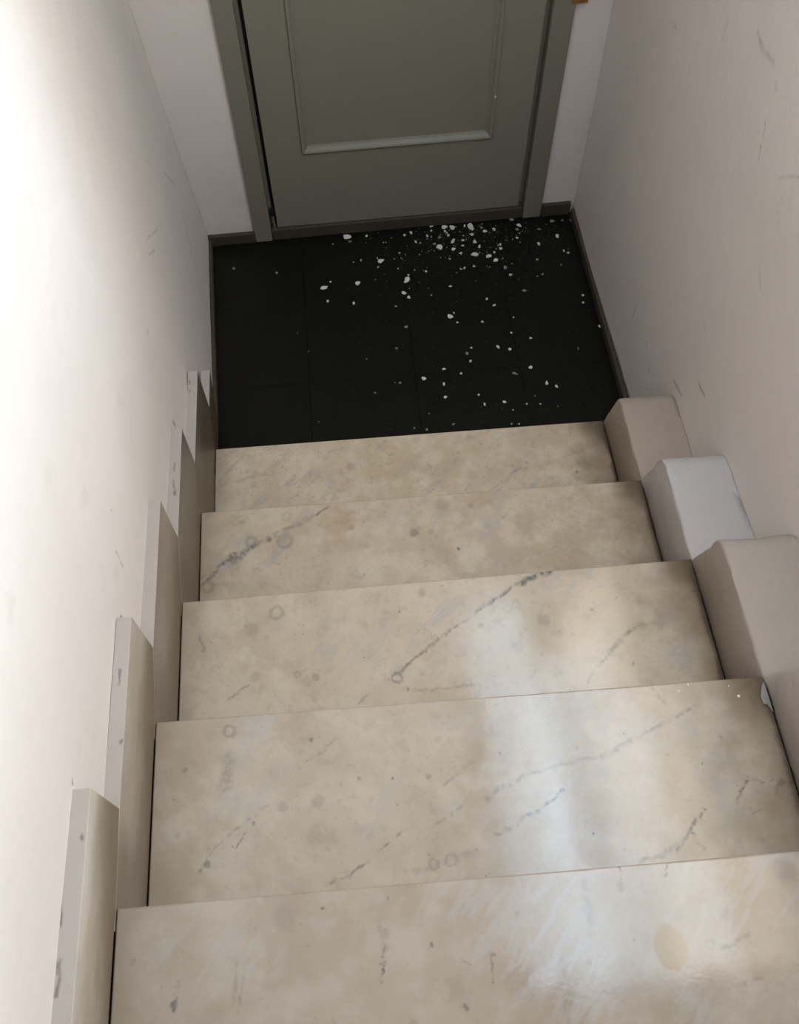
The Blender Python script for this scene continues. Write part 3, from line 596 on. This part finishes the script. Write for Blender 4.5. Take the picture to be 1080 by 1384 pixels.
# the rounded plaster kerb blocks down the right-hand side, one to a tread
kerb = empty('stepped_kerb', (STAIR_W, 0, 0))
tag(kerb, 'stepped kerb of whitewashed rounded blocks along the right wall of the stairs', 'kerb')
K_COL = {1: (0.42, 0.345, 0.275), 2: (0.52, 0.48, 0.46), 3: (0.41, 0.35, 0.30), 4: (0.50, 0.45, 0.41), 5: (0.5, 0.45, 0.4), 6: (.5, .45, .4)}
K_NOTE = {1: 'lowest tan kerb block beside the black floor', 2: 'paler bluish white kerb block', 3: 'beige kerb block with a worn arris'}
for k in range(1, 7):
    yf = NOSE[k][1] - .004
    yb = NOSE[k + 1][1] - .012
    z0, z1 = k * STEP - .03, (k + 1) * STEP - .004
    x0, x1 = STAIR_W, right_x(yf, z1) + .02
    b = bmesh.new()
    # side profile (y,z): the front leans back and rounds over into the top
    prof_k = [(yb, z0), (yf, z0), (yf, z0 + .05), (yf - .012, z0 + .10), (yf - .026, z1 - .028), (yf - .040, z1 - .008), (yf - .062, z1), (yb, z1)]
    b = prism(prof_k, 0, x0, x1)
    ed = [e for e in b.edges if abs(e.verts[0].co.x - x0) < 1e-5 and abs(e.verts[1].co.x - x0) < 1e-5 and min(v.co.z for v in e.verts) > z0 + .04
          and max(v.co.y for v in e.verts) > yb + .001]
    bmesh.ops.bevel(b, geom=ed, offset=.007, segments=3, profile=.5, affect='EDGES')
    bmesh.ops.subdivide_edges(b, edges=[e for e in b.edges if e.calc_length() > .03], cuts=9, use_grid_fill=True)
    bmesh.ops.triangulate(b, faces=[f for f in b.faces if len(f.verts) > 4])
    for v in b.verts:
        if v.co.z > z0 + .045:
            c = v.co
            d = noise.noise_vector(Vector((c.x * 13 + k * 5, c.y * 13, c.z * 13))) * .0045 + noise.noise_vector(Vector((c.x * 45, c.y * 45 + k, c.z * 45))) * .002
            if c.x <= x0 + .001: d.x = abs(d.x)
            if c.x >= x1 - .001: d.x = 0
            if c.y < yb + .02: d.y = max(d.y, 0)
            if c.y > yf - .02: d.y = min(d.y, 0)
            v.co += d
    for v in b.verts:
        v.co.x = min(v.co.x, right_x(v.co.y, v.co.z) - .0008)
    o = obj('kerb_block', b, plaster('kerb_plaster_%d' % k, K_COL[k], bump=1.0, dirt=.75, dirtcol=tuple(v * .68 for v in K_COL[k])), kerb, base=(STAIR_W, 0, 0), smooth=True)
    if k in K_NOTE: o['label'] = K_NOTE[k]

# ------------------------------------------------------------------ flakes and dust
protos = []
for s in range(7):
    rr = random.Random(100 + s)
    n = rr.choice((6, 7, 8, 9))
    pts = []
    for i in range(n):
        a = 2 * math.pi * i / n + rr.uniform(-.22, .22)
        rad = rr.uniform(.62, 1.12)
        pts.append((math.cos(a) * rad, math.sin(a) * rad))
    b = bmesh.new()
    top = [b.verts.new((p[0] * .92, p[1] * .92, .30 + rr.uniform(-.05, .05) + .10 * p[0] * p[0])) for p in pts]
    bot = [b.verts.new((p[0], p[1], 0.0)) for p in pts]
    ct = b.verts.new((0, 0, .36)); cb_ = b.verts.new((0, 0, 0))
    for i in range(n):
        j = (i + 1) % n
        b.faces.new((bot[i], bot[j], top[j], top[i]))
        b.faces.new((top[i], top[j], ct))
        b.faces.new((bot[j], bot[i], cb_))
    bmesh.ops.recalc_face_normals(b, faces=b.faces)
    me = bpy.data.meshes.new('plaster_flake'); b.to_mesh(me); b.free()
    me.materials.append(M_flake)
    md = me.copy(); md.materials.clear(); md.materials.append(M_flake_dim)
    protos.append((me, md))

OWN = {0: 'curled white plaster flake near the left part of the door threshold', 1: 'white flake lying alone midway between threshold and floor centre',
       2: 'small oval white flake just right of the lone curved flake', 3: 'largest lone white flake on the left half of the black floor',
       6: 'arrow-shaped white flake below the left end of the debris', 7: 'pointed white flake directly below the arrow-shaped one',
       23: 'flat white flake against the threshold, left one of a touching pair', 24: 'broad white flake against the threshold, right one of a touching pair',
       25: 'largest upright white flake against the door threshold', 35: 'long slanted white flake in the middle of the debris',
       39: 'wide bright white flake at the lower edge of the debris', 40: 'cream tapered flake right of the widest debris flake',
       41: 'white flake at the lower right end of the debris trail', 61: 'pale slanted flake beneath the right door jamb',
       79: 'large round white flake lying alone at the centre of the floor', 94: 'white flake nearest the left along the lower floor, left of a vertical trio'}
FL_BASE = {}
def flake(x, y, hw, hl, dim, label, group, rot=None):
    me = random.choice(protos)[1 if dim else 0]
    o = bpy.data.objects.new('plaster_flake', me)
    o.location = (x, y, 0.0002)
    th = min(max(.5 * (hw + hl), .0012), .006)
    o.scale = (hw, hl, th)
    o.rotation_euler = (0, 0, random.uniform(-.5, .5) if rot is None else rot)
    COL.objects.link(o)
    return tag(o, label, 'flake', group)
def debris_words(x, y, dim):
    tone = 'grey' if dim else 'white'
    row = 'hard by the threshold' if y > .90 else ('in the middle band' if y > .79 else 'at the outer fringe')
    side = 'left half' if x < .82 else 'right half'
    return ('small %s flake %s of the debris, %s' % (tone, row, side) if y <= .90 else 'small %s debris flake %s, %s' % (tone, row, side),
            'small %s debris flakes %s, %s' % (tone, row, side))
ROT = {0: -.25, 3: .3, 2: .4, 35: .6, 61: -.6}
for i, (x, y, hw, hl, dim) in enumerate(FLAKES):
    if i in OWN:
        flake(x, y, hw, hl, dim, OWN[i], 'larger plaster flakes on the black floor', ROT.get(i))
    elif y > .66 and x > .42:
        flake(x, y, hw * 1.05, hl * 1.05, dim, *debris_words(x, y, dim))
    else:
        tone = 'grey' if dim else 'white'
        if x < .42: where = 'left third of the black floor'
        elif y < .33: where = 'part of the black floor next to the lowest step'
        else: where = 'middle of the black floor'
        flake(x, y, hw, hl, dim, 'small %s flake scattered over the %s' % (tone, where), 'small %s flakes on the %s' % (tone, where))
# the crumbs of the debris, thinning out from the threshold
cnt = 0
while cnt < 150:
    x = random.gauss(.80, .19); y = .985 - abs(random.gauss(0, .13))
    if not (.40 < x < 1.18 and .60 < y < .985): continue
    r = random.uniform(.0011, .0028) * (1.25 if random.random() < .15 else 1)
    dm = random.random() < .6
    flake(x, y, r, r * random.uniform(.6, 1.1), dm, *debris_words(x, y, dm))
    cnt += 1
db = bmesh.new()
cnt = 0
while cnt < 900:
    if cnt < 700:
        x = random.gauss(.86, .20); y = .99 - abs(random.gauss(0, .16))
    else:
        x = random.uniform(.35, 1.2); y = random.uniform(.03, .95)
        if x < .35 + .5 * (.95 - y) * 0: continue
    if not (-.02 < x < 1.20 and .02 < y < .99): continue
    r = random.uniform(.0005, .0012)
    a = random.uniform(0, 6.3)
    vs = [db.verts.new((x + r * math.cos(a + t), y + r * math.sin(a + t) * .8, .0003)) for t in (0, 1.6, 3.1, 4.7)]
    tp = db.verts.new((x, y, .0003 + r * .6))
    db.faces.new(vs)
    for i in range(4): db.faces.new((vs[i], vs[(i + 1) % 4], tp))
    cnt += 1
dust = obj('plaster_dust', db, M_dust)
tag(dust, 'fine pale plaster dust sprinkled on the black floor towards the door', 'dust', kind='stuff')

# crumbs and a torn scrap of render on the fourth tread
for (x, y, r, lab) in ((.9554, -.9474, .0027, 'white crumb at the middle of the nosing of the fourth step from the bottom'), (1.0395, -.9773, .0032, 'bright white crumb on the fourth step near the torn render'),
                       (.9364, -.9581, .0022, 'leftmost white crumb on the fourth step'), (1.0276, -.9569, .0016, 'tiny white crumb at the right of the nosing of the fourth step')):
    o = flake(x, y, r, r, False, lab, 'crumbs on the fourth step')
    o.location.z = 4 * STEP + .0002
pts = [(1.078, -.982), (1.086, -.962), (1.0915, -.955), (1.0925, -.985), (1.0925, -1.012), (1.086, -.998), (1.079, -.997)]
o = obj('render_scrap', prism(pts, 2, 4 * STEP + .0003, 4 * STEP + .004, .001, 1), M_flake_dim)
tag(o, 'torn scrap of pale render at the right end of the fourth step', 'render')
